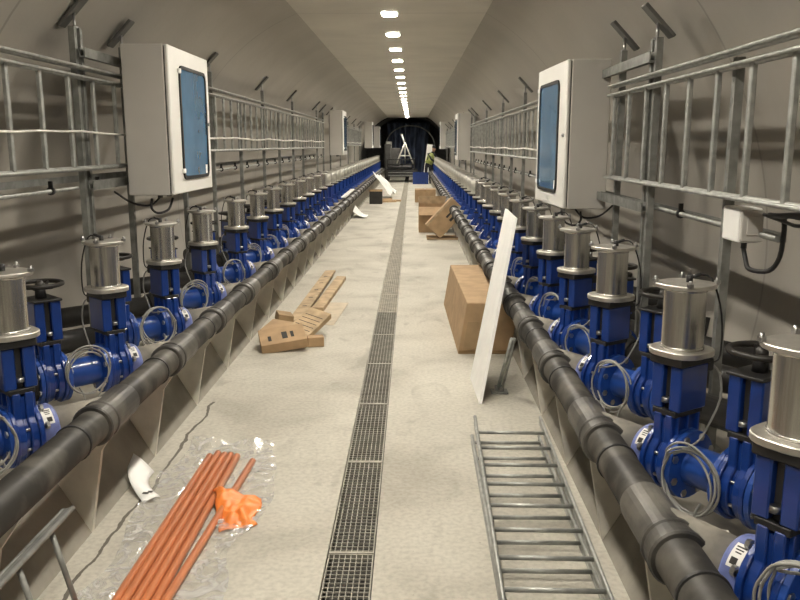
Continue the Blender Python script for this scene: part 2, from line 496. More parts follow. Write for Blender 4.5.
def make_knife(s):
    r = empty('knife_gate_valve', (0, 0, 0))
    d, z0, zt = valve_common(r, s, False)
    m = MB(); m.box(-.075, .075, -.095, .095, zt, zt+.035, .004); m.build('bonnet', M['black'], r)
    z1 = zt + .035
    m = MB(); m.prism(rrect(.225, .225, .085), z1, z1+.024, 'XY', bev=.003); m.build('base_plate', M['steel_plate'], r)
    m = MB(); m.lathe([(.080, z1+.024), (.080, z1+.267)], 32, cap=False)
    m.lathe([(.083, z1+.024), (.083, z1+.036)], 32); m.lathe([(.083, z1+.255), (.083, z1+.267)], 32)
    m.build('actuator_cylinder', M['steel'], r)
    z2 = z1 + .267
    m = MB(); m.prism(rrect(.215, .215, .085), z2, z2+.017, 'XY', bev=.003); m.build('top_plate', M['steel_plate'], r)
    for a in (-1, 1):
        for c in (-1, 1):
            m = MB(); x, y = a*.081, c*.081
            m.cyl((x, y, z2+.012), (x, y, z2+.040), .0065, 8)
            m.cyl((x, y, z2+.017), (x, y, z2+.029), .014, 6, smooth=False)
            m.build('top_bolt', M['bolt'], r)
    m = MB(); m.cyl((0, s*.02, z2+.017), (0, s*.02, z2+.045), .013, 8); m.cyl((0, s*.02, z2+.035), (.03, s*.05, z2+.05), .008, 8)
    m.build('air_fitting', M['black'], r)
    # limit switches and the solenoid block on the far edge of the yoke
    m = MB(); m.box(.02, .065, *sorted((s*.083, s*.125)), zt-.04, zt+.01, .004); m.box(.03, .05, *sorted((s*.083, s*.105)), z0+.02, zt-.038)
    m.build('limit_switch', M['black'], r)
    m = MB(); m.tube(smooth([(.05, s*.12, zt-.01), (.07, s*.15, zt+.02), (.07, s*.14, z1+.15), (.04, s*.10, z2+.03), (.01, s*.03, z2+.04)]), .004, 6)
    m.build('air_hose', M['black'], r)
    return r
def make_knife_far(s):
    r = empty('knife_gate_valve', (0, 0, 0)); d = .15
    m = MB(); m.prism([(y, z+d) for y, z in body_poly()], -.05, .05, 'YZ')
    for xs in (-1, 1):
        m.box(*sorted((xs*.017, xs*.07)), -.095, .095, d+.21, d+.41)
    m.box(-.03, .03, -.06, .06, d+.2, d+.41)
    m.lathe([(.14, -.06), (.14, .06)], 16, T(0, 0, d) @ RX, smooth=False)
    m.build('valve_body', M['blue'], r)
    z1 = d + .41
    m = MB(); m.box(-.07, .07, -.09, .09, z1, z1+.035); m.build('bonnet', M['black'], r)
    z1 += .035
    m = MB(); m.prism(rrect(.225, .225, .05, 2), z1, z1+.024, 'XY'); m.lathe([(.08, z1+.02), (.08, z1+.265)], 16); m.prism(rrect(.19, .19, .07, 2), z1+.262, z1+.278, 'XY')
    m.build('actuator_cylinder', M['steel_far'], r)
    return r
def make_hand(s):
    r = empty('hand_gate_valve', (0, 0, 0))
    d, z0, zt = valve_common(r, s, True)
    m = MB(); m.box(-.075, .075, -.097, .097, zt, zt+.012, .003); m.lathe([(.03, zt+.012), (.026, zt+.05), (.018, zt+.085)], 14)
    m.build('bonnet', M['black'], r)
    m = MB(); zw = zt + .075; R = .112
    m.tube([(R*math.cos(2*PI*i/28), R*math.sin(2*PI*i/28), zw + .012) for i in range(28)], .0125, 8, closed=True)
    for i in range(4):
        a = PI/4 + PI/2*i; m.tube([(.015*math.cos(a), .015*math.sin(a), zw-.012), (.06*math.cos(a), .06*math.sin(a), zw-.008), (R*math.cos(a), R*math.sin(a), zw+.012)], .008, 6)
    m.lathe([(.024, zw-.025), (.024, zw+.012), (.012, zw+.03)], 12)
    m.build('handwheel', M['wheel'], r)
    return r
def make_spool(L=.21):
    r = empty('flanged_spool_pipe', (0, 0, 0)); d = .15
    m = MB(); m.lathe([(.080, .0), (.080, L)], 24, T(0, 0, d) @ RX, cap=False); m.build('pipe_barrel', M['blue_pipe'], r)
    for x in (0.0, L - .02):
        m = MB(); m.lathe([(.081, -.008), (.137, -.004), (.139, 0), (.139, .018), (.137, .02), (.1, .026), (.081, .03)] if x == 0 else
                          [(.081, -.012), (.1, -.006), (.137, 0), (.139, .002), (.139, .02), (.081, .024)], 26, T(x, 0, d) @ RX, smooth=False, cap=False)
        m.build('flange', M['blue_pipe'], r)
    return r
def make_adapter(s):
    r = empty('flange_adapter', (0, 0, 0)); d = .15
    m = MB(); m.lathe([(.084, -.085), (.098, -.080), (.106, -.070), (.107, -.06), (.107, -.006), (.104, 0)], 28, T(0, 0, d) @ RX, smooth=True); m.build('adapter_body', M['blue_light'], r)
    m = MB()
    # printed sticker wrapped on the rim, facing the walkway
    def wrap(x0, x1, a0, a1, rr, t=10):
        vv, ff = [], []
        for i in range(t+1):
            a = a0 + (a1-a0)*i/t
            for x in (x0, x1): vv.append((x, s*-rr*math.sin(a), d + rr*math.cos(a)))
        ff = [(2*i, 2*i+1, 2*i+3, 2*i+2) for i in range(t)]
        return vv, ff
    v, f = wrap(-.058, -.012, .40, 1.15, .1078); m._add(v, f)
    st = m.build('sticker', M['paper'], r)
    m = MB()
    for (x0, x1, a0, a1) in ((-.052, -.020, .50, .55), (-.050, -.024, .60, .64), (-.047, -.027, .69, .73), (-.050, -.028, .86, 1.06)):
        v, f = wrap(x0, x1, a0, a1, .1084, 3); m._add(v, f)
    m.build('sticker_print', M['ink'], st)
    return r
def make_outlet(L):
    r = empty('outlet_pipe', (0, 0, 0)); d = .15
    m = MB(); m.lathe([(.137, 0), (.139, .002), (.139, .02), (.137, .022)], 24, T(0, 0, d) @ RX, smooth=False); m.build('flange', M['blue_pipe'], r)
    m = MB(); m.lathe([(.112, .022), (.112, .035), (.098, .045), (.088, .10), (.080, .105)], 24, T(0, 0, d) @ RX); m.build('coupler', M['black'], r)
    m = MB(); m.lathe([(.074, .05), (.074, L)], 20, T(0, 0, d) @ RX); m.build('pipe_run', M['blackpipe'], r)
    return r
def make_cable(s, seed):
    rnd = random.Random(seed)
    m = MB()
    # drops from the switch on the yoke, coils over the spool
    p = [(.05, s*.125, .54), (.075, s*.15, .50), (.09, s*.145, .40), (.10, s*.06, .30), (.12, -s*.03, .26)]
    cx, cz = .17 + rnd.uniform(-.02, .03), .17 + rnd.uniform(-.02, .02)
    turns = rnd.choice((3, 3, 2)); n = 22
    for i in range(int((turns + .72) * n)):
        a = PI*.75 - 2*PI*i/n
        R = .118 + .020*math.sin(i*.31 + seed) + .008*(i//n)
        p.append((cx + R*math.cos(a)*.95, -s*(.135 + .012*math.sin(i*.5 + seed) + .006*(i//n)), cz + R*math.sin(a)))
    m.tube(smooth(p, 3), .0048, 6)
    q = [(cx - .07, -s*.15, cz - .08), (cx - .03, -s*.155, cz - .13), (cx + .01, -s*.16, cz - .22), (cx + .035, -s*.16, cz - .27), (cx + .05, -s*.16, cz - .21), (cx + .06, -s*.155, cz - .12), (cx + .08, -s*.15, cz - .07)]
    m.tube(smooth(q, 3), .0045, 6)
    return m

RY = [2.12, 3.09, 4.235, 5.16, 6.04, 6.93, 7.9, 8.93, 9.83, 10.8, 11.67, 12.6]
while RY[-1] < 36.2: RY.append(RY[-1] + .95)
LYS = [3.33, 4.44, 5.51, 6.58, 7.86, 8.97, 10.02, 11.13, 12.22]
while LYS[-1] < 41.5: LYS.append(LYS[-1] + 1.05)
NFULL = 12
tees = {-1: [], 1: []}
for s in (-1, 1):
    side = 'left' if s < 0 else 'right'
    ys = LYS if s < 0 else RY
    xk = -1.73 if s < 0 else 1.07
    bd = BDS[s]; rz = math.atan2(bd.y, bd.x)
    px = PL if s < 0 else PR
    protos = {}
    def put(kind, maker, off, y, lab, cat, grp, z=BASE):
        if kind not in protos: o = protos[kind] = maker()
        else: o = copy_tree(protos[kind])
        o.location = (xk + bd.x*off, y + bd.y*off, z); o.rotation_euler = (0, 0, rz)
        tag(o, lab, cat, grp); return o
    tt = (xk - px) / bd.x
    for i, y in enumerate(ys):
        w = '%s from camera in %s row' % (nth(i + 1), side)
        tees[s].append((px, y - bd.y*tt))
        if i < NFULL:
            put('knife', lambda: make_knife(s), 0, y, 'blue knife gate valve topped by steel cylinder, ' + w, 'valve', 'actuated valves in the %s row' % side)
            put('adapter', lambda: make_adapter(s), -.064, y, 'light blue flange adapter with paper sticker, ' + w, 'pipe fitting', 'stickered flange adapters in the %s row' % side)
        else:
            put('far', lambda: make_knife_far(s), 0, y, 'blue knife gate valve topped by steel cylinder, ' + w, 'valve', 'actuated valves in the %s row' % side)
        hoff = .365 if s < 0 else .34
        if i < 9:
            w2 = 'behind the %s steel-topped valve, %s row' % (nth(i + 1), side)
            put('spool', lambda: make_spool(hoff - .128), .064, y, 'short blue flanged pipe ' + w2, 'pipe', 'blue spool pipes in the %s row' % side)
            put('hand', lambda: make_hand(s), hoff, y, 'blue hand valve with black handwheel ' + w2, 'valve', 'hand valves in the %s row' % side)
            lx = (abs((XC + s*2.33) - (xk + bd.x*(hoff + .064))) / abs(bd.x))
            put('outlet', lambda: make_outlet(lx), hoff + .064, y, 'black outlet pipe running into the wall ' + w2, 'pipe', 'black outlet pipes in the %s row' % side)
        if i < 8:
            o = make_cable(s, i*3 + (1 if s > 0 else 2)).build('control_cable', M['cable'])
            o.location = (xk, y, BASE); o.rotation_euler = (0, 0, rz)
            tag(o, 'coiled grey cable hanging on the %s steel-topped valve, %s row' % (nth(i + 1), side), 'cable', 'coiled control cables in the %s row' % side)

# main header pipes with their wyes and couplings
for s in (-1, 1):
    side = 'left' if s < 0 else 'right'
    px = PL if s < 0 else PR
    bd = BDS[s]
    m = MB(); m.cyl((px, Y0+.1, AX), (px, 43.0 if s < 0 else 37.6, AX), .076, 28)
    root = m.build('header_pipe', M['hdpe'])
    tag(root, 'long dusty black header pipe on plates along the %s kerb' % side, 'pipe', 'header pipes')
    c0 = f0 = b0 = j0 = None
    xk = -1.73 if s < 0 else 1.07
    tl = (xk - px) / bd.x - .064 - .080
    def child(proto, make, nm, mt, loc):
        if proto is None: o = make().build(nm, mt, root)
        else:
            o = proto.copy(); COL.objects.link(o); o.parent = root
        o.location = loc; return o
    for (x, y) in tees[s]:
        def mk_c():
            q = MB(); Mx = Matrix.Rotation(-PI/2, 4, 'X')
            q.lathe([(.077, -.055), (.090, -.055), (.096, -.048), (.096, -.028), (.090, -.022), (.088, .030), (.094, .036), (.094, .05), (.077, .052)], 28, Mx, smooth=False)
            return q
        c = child(c0, mk_c, 'coupling', M['coupling'], (x, y - .16, AX)); c0 = c0 or c
        def mk_b():
            q = MB()
            dv = Vector((bd.x, bd.y, 0)); Mb = dv.to_track_quat('Z', 'Y').to_matrix().to_4x4()
            q.lathe([(.080, -.02), (.080, tl), (.075, tl)], 24, Mb)
            return q
        bb = child(b0, mk_b, 'branch', M['branch'], (x, y, AX)); b0 = b0 or bb
        def mk_f():
            q = MB(); Mx = Matrix.Rotation(-PI/2, 4, 'X')
            q.lathe([(.077, -.16), (.084, -.155), (.084, .16), (.077, .165)], 28, Mx, smooth=False); return q
        ff = child(f0, mk_f, 'wye_body', M['hdpe'], (x, y + .02, AX)); f0 = f0 or ff
        def mk_j():
            q = MB(); Mx = Matrix.Rotation(-PI/2, 4, 'X')
            q.lathe([(.077, -.008), (.082, -.006), (.082, .006), (.077, .008)], 28, Mx, smooth=False); return q
        jj = child(j0, mk_j, 'weld_bead', M['black'], (x, y - .42, AX)); j0 = j0 or jj

# triangular support plates under the header pipes
for s in (-1, 1):
    side = 'left' if s < 0 else 'right'
    f = FL if s < 0 else FR; px = PL if s < 0 else PR
    m = MB()
    poly = [(0, 0), (s*-.08, .45), (px - f - s*.045, .535), (px - f, .524), (px - f + s*.05, .535), (s*.17, .45), (s*.13, .30)]
    poly = [(0, 0), (s*-.075, .42), (px - f - s*.05, .542), (px - f - s*.0, .5245), (px - f + s*.05, .542), (s*.222, .50), (s*.216, .372)]
    m.prism(poly, -.014, .014, 'XZ')
    o0 = m.build('support_plate', M['gusset'])
    ys = [3.595 + .968*k for k in range(-2, 38)] if s < 0 else [3.55 + .90*k for k in range(-3, 38)]
    for k, y in enumerate(ys):
        if k == 0: o = o0
        else: o = o0.copy(); COL.objects.link(o)
        o.location = (f, y, 0)
        tag(o, 'pale triangular pipe support plate, %s from the camera on the %s kerb' % (nth(k + 1), side), 'support plate', 'pipe support plates on the %s kerb' % side)

# ------------------------------------------------------------------ cable ladders
def ladder(name, L, W, step, first_r, vertical, mt, label, cat='cable ladder', group=None, hgt=.06, rung_r=.011):
    """rails along local Y; rungs across local X (flat) or Z (vertical)"""
    r = empty(name, (0, 0, 0), 0, label, cat, group)
    def rail(u):
        m = MB()
        if vertical:
            m.box(-.006, .004, 0, L, u-.004-(.0 if u == 0 else .0), u+.012); m.cyl((-.006, 0, u), (-.006, L, u), .017, 10); m.cyl((.03, 0, u-.0), (.03, L, u), .010, 8); m.box(-.006, .03, 0, L, u-.003, u+.003)
        else:
            m.box(u-.004, u+.004, 0, L, .006, hgt-.006); m.cyl((u, 0, hgt-.010), (u, L, hgt-.010), .010, 8); m.cyl((u, 0, .010), (u, L, .010), .008, 8)
        return m.build('rail', mt, r)
    rail(0); rail(W)
    if vertical: rail(W - .062)
    p = None; y = first_r
    while y < L - .03:
        if p is None:
            m = MB()
            if vertical: m.box(-.012, .012, -.016, .016, .0, W-.06, .004)
            else: m.lathe([(rung_r, 0), (rung_r, W)], 8, RX)
            p = m.build('rung', mt, r); o = p
        else:
            o = p.copy(); COL.objects.link(o); o.parent = r
        o.location = (0, y, 0) if vertical else (0, y, hgt*.55)
        y += step
    return r
LXW, RXW = -2.13, 1.44
secs = [(-1, 2.2, 6.12, 1.70, .64, 'galvanised wall cable ladder in front of the nearest left cabinet'),
        (-1, 6.75, 19.6, 1.79, .645, 'galvanised wall cable ladder between the first and second left cabinets'),
        (-1, 21.4, 34.3, 1.83, .645, 'galvanised wall cable ladder between the second and third left cabinets'),
        (1, 1.6, 5.95, 1.62, .64, 'galvanised wall cable ladder in front of the nearest right cabinet'),
        (1, 7.3, 19.8, 1.69, .645, 'galvanised wall cable ladder between the first and second right cabinets'),
        (1, 21.9, 34.8, 1.75, .645, 'galvanised wall cable ladder between the second and third right cabinets')]
for s, ya, yb, z, w, lab in secs:
    lr = ladder('cable_ladder', yb - ya, w, .39, (.15 if ya > 3 else (4.30 - ya) % .39), True, M['galv'], lab, group='wall cable ladders')
    lr.location = (LXW if s < 0 else RXW, ya, z)
    if s > 0: lr.scale = (-1, 1, 1)
    # pale cable clipped along it
    m = MB(); n = int((yb - ya) / .3); rnd = random.Random(int(ya*10))
    zz = 1.925 if s < 0 else 1.80
    m.tube([((LXW + .02 if s < 0 else RXW - .02), ya + .05 + (yb-ya-.1)*i/n, zz + .008*math.sin(i*.8) + rnd.uniform(-.004, .004)) for i in range(n+1)], .0075 if ya < 6 else .012, 6)
    if not (s > 0 and ya < 6):
        o = m.build('clipped_cable', M['cable_white'])
        tag(o, 'pale cable clipped along the ' + lab.replace('galvanised ', ''), 'cable', 'pale cables on the wall ladders')
    else: m.bm.free()

# wall posts: perforated strut channel, tall ones carry a brace plate that bears on the lining
def post(x, y, z0, z1, s, brace, lab, double=False):
    r = empty('strut_post', (x, y, z0), 0, lab, 'post', 'strut posts along the %s wall' % ('left' if s < 0 else 'right'))
    h = z1 - z0
    m = MB()
    for dy in ((0,) if not double else (-.045, .045)):
        m.prism([(-.02, -.021), (.02, -.021), (.02, .021), (.011, .021), (.011, .018), (.017, .018), (.017, -.018), (-.017, -.018), (-.017, .018), (-.011, .018), (-.011, .021), (-.02, .021)], 0, h, 'XY', M=T(0, dy, 0))
        z = .06
        while z < h - .05:
            m.box(s*-.0225, s*-.02, -.006+dy, .006+dy, z, z+.03); z += .10
    m.build('channel', M['galv_dark'], r)
    m = MB(); m.box(-.05, .05, -.06, .06, 0, .008); m.build('foot_plate', M['galv_dark'], r)
    if brace:
        m = MB(); m.cyl((0, 0, h-.05), (0, 0, h+.09), .010, 8); m.cyl((0, 0, h-.006), (0, 0, h+.006), .024, 6, smooth=False); m.build('threaded_rod', M['bolt'], r)
        m = MB(); m.box(-.13, .13, -.05, .05, -.01, .012, .004, M=T(0, 0, h+.10) @ Matrix.Rotation(s*math.radians(46), 4, 'Y')); m.build('brace_plate', M['brace'], r)
    return r
cnt = {-1: 0, 1: 0}
def addpost(s, x, y, z1, brace, double=False):
    cnt[s] += 1
    post(x, y, LED, z1, s, brace, 'galvanised strut post %s%s from the camera along the %s wall' % ('with brace plate, ' if brace else 'without brace, ', nth(cnt[s]), 'left' if s < 0 else 'right'), double)
L_P = [(-2.19, 2.4, 2.58, 1), (-2.19, 5.40, 2.60, 1, 1), (-2.19, 6.25, 2.57, 1), (-2.17, 7.7, 2.4, 0), (-2.17, 8.85, 2.62, 1), (-2.17, 10.3, 2.4, 0), (-2.17, 11.9, 2.62, 1), (-2.17, 13.3, 2.4, 0), (-2.17, 14.85, 2.62, 1),
       (-2.17, 16.2, 2.4, 0), (-2.17, 18.6, 2.62, 1), (-2.17, 19.9, 2.62, 1), (-2.17, 21.6, 2.62, 1), (-2.17, 24.6, 2.62, 1), (-2.17, 27.6, 2.62, 1), (-2.17, 30.6, 2.62, 1), (-2.17, 33.6, 2.62, 1)]
R_P = [(1.48, 3.78, 2.24, 0), (1.475, 5.05, 2.48, 1, 1), (1.49, 5.88, 2.50, 1), (1.48, 7.9, 2.3, 0), (1.48, 9.3, 2.3, 0), (1.48, 10.8, 2.52, 1), (1.48, 12.1, 2.3, 0), (1.48, 13.4, 2.52, 1), (1.48, 14.8, 2.3, 0), (1.48, 16.3, 2.52, 1),
       (1.48, 19.4, 2.52, 1), (1.48, 20.4, 2.52, 1), (1.48, 22.4, 2.52, 1), (1.48, 25.4, 2.52, 1), (1.48, 28.4, 2.52, 1), (1.48, 31.4, 2.52, 1), (1.48, 34.4, 2.52, 1)]
for p in L_P: addpost(-1, p[0], p[1], p[2], p[3], len(p) > 4)
for p in R_P: addpost(1, p[0], p[1], p[2], p[3], len(p) > 4)

# horizontal struts that carry the near cabinets
for s, x, y0, y1, z, w in ((-1, -2.14, 5.36, 6.9, 2.44, 'upper'), (-1, -2.14, 5.36, 6.9, 1.585, 'lower'), (1, 1.44, 5.0, 7.2, 2.37, 'upper'), (1, 1.44, 5.0, 7.2, 1.47, 'lower')):
    m = MB(); m.prism([(-.02, -.03), (.02, -.03), (.02, .03), (.012, .03), (.012, -.022), (-.012, -.022), (-.012, .03), (-.02, .03)], y0, y1, 'XZ')
    o = m.build('support_rail', M['galv_dark'], loc=(x, 0, z))
    tag(o, '%s horizontal strut rail carrying the nearest %s cabinet' % (w, 'left' if s < 0 else 'right'), 'rail', 'cabinet support rails')

# conduits under the ladders
for s, x, z, ya, yb, lab in ((-1, -2.23, 1.57, 2.2, 20, 'thin galvanised conduit under the left wall ladder'), (1, 1.55, 1.46, 3.4, 20, 'thin galvanised conduit under the right wall ladder')):
    m = MB(); m.cyl((x, ya, z), (x, yb, z), .014, 10); o = m.build('conduit', M['galv'])
    tag(o, lab, 'conduit', 'wall conduits')
    c0 = None; y = ya + .5
    while y < yb:
        if c0 is None:
            q = MB(); q.lathe([(.022, -.012), (.026, -.008), (.026, .008), (.022, .012)], 12, Matrix.Rotation(-PI/2, 4, 'X'), smooth=False); q.box(-.012, .012, -.008, .008, .02, .06)
            c0 = q.build('pipe_clamp', M['black'], o); c = c0
        else: c = c0.copy(); COL.objects.link(c); c.parent = o
        c.location = (x, y, z); y += .75
for s, x, z, ya, yb, lab in ((-1, -2.33, 1.60, 2.0, 20, 'black cable tray on the wall behind the left ladder'), (1, 1.66, 1.42, 3.6, 20, 'black cable tray on the wall behind the right ladder')):
    m = MB(); m.prism([(-.02, 0), (.02, 0), (.02, .04), (.017, .04), (.017, .003), (-.017, .003), (-.017, .04), (-.02, .04)], ya, yb, 'XZ')
    o = m.build('cable_tray', M['galv_dark'], loc=(x, 0, z)); tag(o, lab, 'cable tray', 'slim wall trays')

# ------------------------------------------------------------------ control cabinets
def cabinet(loc, rz, L, Dp, Hh, s, lab, detail=True):
    """local: Y along tunnel 0..L, X depth 0..-Dp (door face at x=0), door looks to +X"""
    r = empty('control_cabinet', loc, rz, lab, 'control cabinet', 'wall cabinets')
    m = MB(); m.box(-Dp, -.035, 0, L, 0, Hh, .006); m.build('enclosure', M['cabinet'], r)
    m = MB(); m.box(-.037, -.026, .012, L-.012, .012, Hh-.012); m.build('seal', M['strut_seal'], r)
    d = MB()
    wx0, wx1, wz0, wz1 = (L*.215, L*.895, Hh*.095, Hh*.885) if s < 0 else (L*.105, L*.785, Hh*.095, Hh*.885)
    d.box(-.027, 0, .002, L-.002, .002, Hh-.002, .007)
    door = d.build('door', M['door'], r)
    fr = MB()
    w, h = wx1-wx0, wz1-wz0; Mf = T(0, (wx0+wx1)/2, (wz0+wz1)/2)
    out = rrect(w, h, .07); inn = rrect(w-.05, h-.05, .05); n = len(out)
    vv = [(-.001, a, c) for a, c in out] + [(.012, a, c) for a, c in out] + [(.012, a, c) for a, c in inn] + [(.001, a, c) for a, c in inn]
    ff = []
    for k in range(3):
        for i in range(n): ff.append((k*n+i, k*n+(i+1) % n, (k+1)*n+(i+1) % n, (k+1)*n+i))
    fr._add(vv, ff, False, Mf); f = fr.build('window_frame', M['strut_seal'], door)
    g = MB(); g.prism([(a, c) for a, c in rrect(w-.04, h-.04, .05)], .0015, .004, 'YZ', M=Mf); g.build('window_pane', M['pane'], f)
    if detail:
        for zz in (wz0 + .05, wz1 - .06):
            q = MB(); q.box(.0, .022, wx0-.03, wx0+.012, zz, zz+.035, .005); q.build('hinge', M['white'], door)
        q = MB(); q.box(.004, .0055, wx1-.10, wx1-.05, wz0+.03, wz0+.10); q.build('white_patch', M['white'], door)  # small white patch in the lower window corner
        q = MB(); q.cyl((.0, L-.06, Hh*.5), (.014, L-.06, Hh*.5), .014, 10); q.build('lock', M['bolt'], door)
        for i, yy in enumerate((.22, .42, .62)):
            q = MB(); q.cyl((-Dp*.55, yy*L, 0), (-Dp*.55, yy*L, -.035), .02, 8); q.build('cable_gland', M['black'], r)
    if s > 0:
        for o in [r] + [c for c in kids(r)]: pass
    return r
def cab_left(y, lab, L=1.12, z=1.49, H_=1.06, det=True, x=-1.722):
    return cabinet((x, y, z), 0, L, .335, H_, -1, lab, det)
def cab_right(y, lab, L=1.12, z=1.365, H_=1.115, det=True, x=1.16, rz=0):
    # mirrored: rotate half a turn, so the door looks to -X
    r = cabinet((x, y + 0, z), PI + rz, L, .33, H_, 1, lab, det)
    r.location = (x - math.sin(rz)*0 , y, z)
    # put the near side at y: local +Y now runs towards -Y
    r.location.y = y + L*math.cos(rz); r.location.x = x - L*math.sin(rz)
    return r
cab_left(5.83, 'grey steel control cabinet with blue window, nearest on the left wall')
cab_left(20.4, 'grey control cabinet on the left wall, second from the camera', z=1.60, H_=1.10)
cab_left(35.3, 'grey control cabinet on the left wall, third from the camera', z=1.72, H_=1.12, det=False)
cab_left(43.6, 'grey control cabinet on the left wall, farthest one', z=1.70, H_=1.12, det=False)
cab_right(6.2, 'grey steel control cabinet with blue window, nearest on the right wall', rz=math.radians(2.2))
cab_right(20.9, 'grey control cabinet on the right wall, second from the camera', z=1.47, H_=1.18)
cab_right(34.6, 'grey control cabinet on the right wall, farthest one', z=1.68, H_=1.15, det=False, x=1.2)
for x, y, z, s, sd in ((-1.93, 5.95, 1.49, -1, 'left'), (1.33, 6.35, 1.365, 1, 'right')):
    m = MB()
    m.tube(smooth([(x, y, z-.03), (x+s*.0, y-.02, z-.10), (x-s*.05, y-.03, z-.135), (x-s*.12, y, z-.11), (x-s*.14, y+.05, z-.03)]), .009, 8)
    m.tube(smooth([(x, y+.2, z-.03), (x+s*.06, y+.15, z-.09), (x+s*.16, y+.05, z-.07), (x+s*.20, y-.2, z+.03)]), .008, 8)
    o = m.build('cable_loop', M['black']); tag(o, 'black cable loops hanging under the nearest %s cabinet' % sd, 'cable', 'cable loops under cabinets')

# junction box on the right-hand ladder
r = empty('junction_box', (1.455, 3.57, 1.42), 0, 'small white junction box below the right wall ladder', 'junction box')
m = MB(); m.box(0, .105, .012, .20, 0, .155, .008, seg=2); m.build('box_body', M['white'], r)
m = MB(); m.box(.004, .101, -.012, .010, .006, .149, .006, seg=2); m.box(.025, .08, -.017, -.011, .035, .12, .003); m.build('lid', M['cabinet'], r)
m = MB(); m.cyl((.05, .06, .0), (.05, .06, -.03), .014, 8); m.build('cable_gland', M['black'], r)
m = MB(); m.tube(smooth([(1.505, 3.63, 1.39), (1.505, 3.60, 1.345), (1.51, 3.56, 1.305), (1.56, 3.48, 1.31), (1.575, 3.42, 1.38), (1.565, 3.38, 1.50), (1.55, 3.34, 1.56), (1.53, 3.1, 1.57), (1.50, 2.2, 1.60)]), .011, 8)
o = m.build('cable_loop', M['black']); tag(o, 'thick black cable looping out of the white junction box', 'cable')
m = MB(); m.tube(smooth([(1.53, 3.45, 1.555), (1.5, 3.3, 1.565), (1.49, 3.0, 1.59), (1.47, 2.4, 1.60), (1.47, 1.7, 1.59)]), .012, 8); m.tube([(1.55, 3.55, 1.55), (1.52, 3.2, 1.535), (1.51, 2.8, 1.56), (1.5, 1.7, 1.56)], .008, 8)
o = m.build('cable_bundle', M['black']); tag(o, 'black cables strapped under the right ladder, beside the junction box', 'cable')

# ------------------------------------------------------------------ loose cable ladders on the floor
la = ladder('cable_ladder', 3.4, .42, .2545, .10, False, M['galv'], 'galvanised cable ladder lying on top of another by the right kerb', group='loose cable ladders')
la.location = (.36-.034, 1.55, .075); la.rotation_euler = (0, 0, math.radians(-1.45))
lb = ladder('cable_ladder', 3.3, .42, .2545, .17, False, M['galv'], 'galvanised cable ladder lying underneath another by the right kerb', group='loose cable ladders')
lb.location = (.355, 1.50, .0); lb.rotation_euler = (0, 0, math.radians(-.5))
lc = ladder('cable_ladder', 2.52, .42, .2545, .0595, False, M['galv_dark'], 'galvanised cable ladder leaning on the left kerb at the bottom corner', group='loose cable ladders')
lc.location = (-1.38, .40, .435)
lc.rotation_euler = (0, math.radians(76), 0)

# ------------------------------------------------------------------ orange tubes, wrapping and bag
TB = []
for i in range(6):
    m = MB(); L = 3.0; rr = .0195
    n = 18
    m.lathe([(rr, 0), (rr, L), (rr-.004, L), (rr-.004, L-.06)], 14, Matrix.Rotation(-PI/2, 4, 'X'), cap=False)
    m.cyl((0, .01, 0), (0, .012, 0), rr-.001, 10)
    o = m.build('orange_tube', M['orange_tube'])
    if i < 5: o.location = (-1.205 + .041*i, 4.53 - L + .012*((i*3) % 4) - .02, .021 + (0.004 if i % 2 else 0))
    else: o.location = (-1.07, 4.44 - L, .0205); o.rotation_euler = (0, 0, math.radians(-2.6))
    w = ['outermost on the kerb side', 'second from the kerb side', 'middle of the five', 'second from the walkway side', 'walkway side of the five'][i] if i < 5 else ''
    tag(o, ('orange plastic tube in the wrapped floor bundle, ' + w) if i < 5 else 'orange plastic tube lying apart from the bundle, under the orange bag', 'tube', 'orange tubes on the floor')

def sheet(name, nx, ny, fn, mt, thick=.0015):
    m = MB(); vv = []
    for j in range(ny + 1):
        for i in range(nx + 1): vv.append(fn(i/nx, j/ny))
    ff = [(j*(nx+1)+i, j*(nx+1)+i+1, (j+1)*(nx+1)+i+1, (j+1)*(nx+1)+i) for j in range(ny) for i in range(nx)]
    m._add(vv, ff, True)
    o = m.build(name, mt)
    if thick:
        md = o.modifiers.new('t', 'SOLIDIFY'); md.thickness = thick
    return o
def nz(x, y, s, seed=0): return noise.noise(Vector((x*s, y*s, seed*7.3)))
def film(u, v):
    y = 1.9 + 2.85*v
    w = .30 + .08*nz(0, y, 2.2, 1)
    x = -1.09 + (u-.5)*2*w + .05*nz(0, y, 3, 2)
    a = abs(x + 1.10)
    h = 0
    z = max(.003, h + .030*abs(nz(x, y, 13, 3)) + .05*max(0, nz(x, y, 5, 4)) - (.0 if a < .2 else .003))
    if -1.235 < x < -1.0: z = .0015
    if v > .88: z += .05*(v-.88)/.12*max(0, nz(x, y, 9, 5) + .4)
    return (x, y, z)
o = sheet('plastic_wrap', 44, 130, film, M['film'], 0)
tag(o, 'clear crumpled plastic wrap around the orange tubes', 'plastic wrap')
def bag(u, v):
    # crumpled roughly four-sided sheet
    A, B_, C_, D_ = Vector((-1.06, 4.02)), Vector((-.80, 3.97)), Vector((-.765, 3.66)), Vector((-.93, 3.585))
    p = (A*(1-u) + B_*u)*(1-v) + (D_*(1-u) + C_*u)*v
    e = min(u, 1-u, v, 1-v)
    z = .006 + .065*min(1, e*4)*(.35 + .9*abs(nz(p.x, p.y, 11, 6))) + .02*abs(nz(p.x, p.y, 25, 7)) + .05*max(0, 1 - math.hypot(p.x + 1.0, p.y - 3.93)/.14)
    p += Vector((nz(p.x, p.y, 9, 8), nz(p.x, p.y, 9, 9)))*.025
    return (p.x, p.y, z)
o = sheet('orange_bag', 26, 26, bag, M['orange'], .002)
tag(o, 'crumpled bright orange plastic bag on the tubes', 'bag')

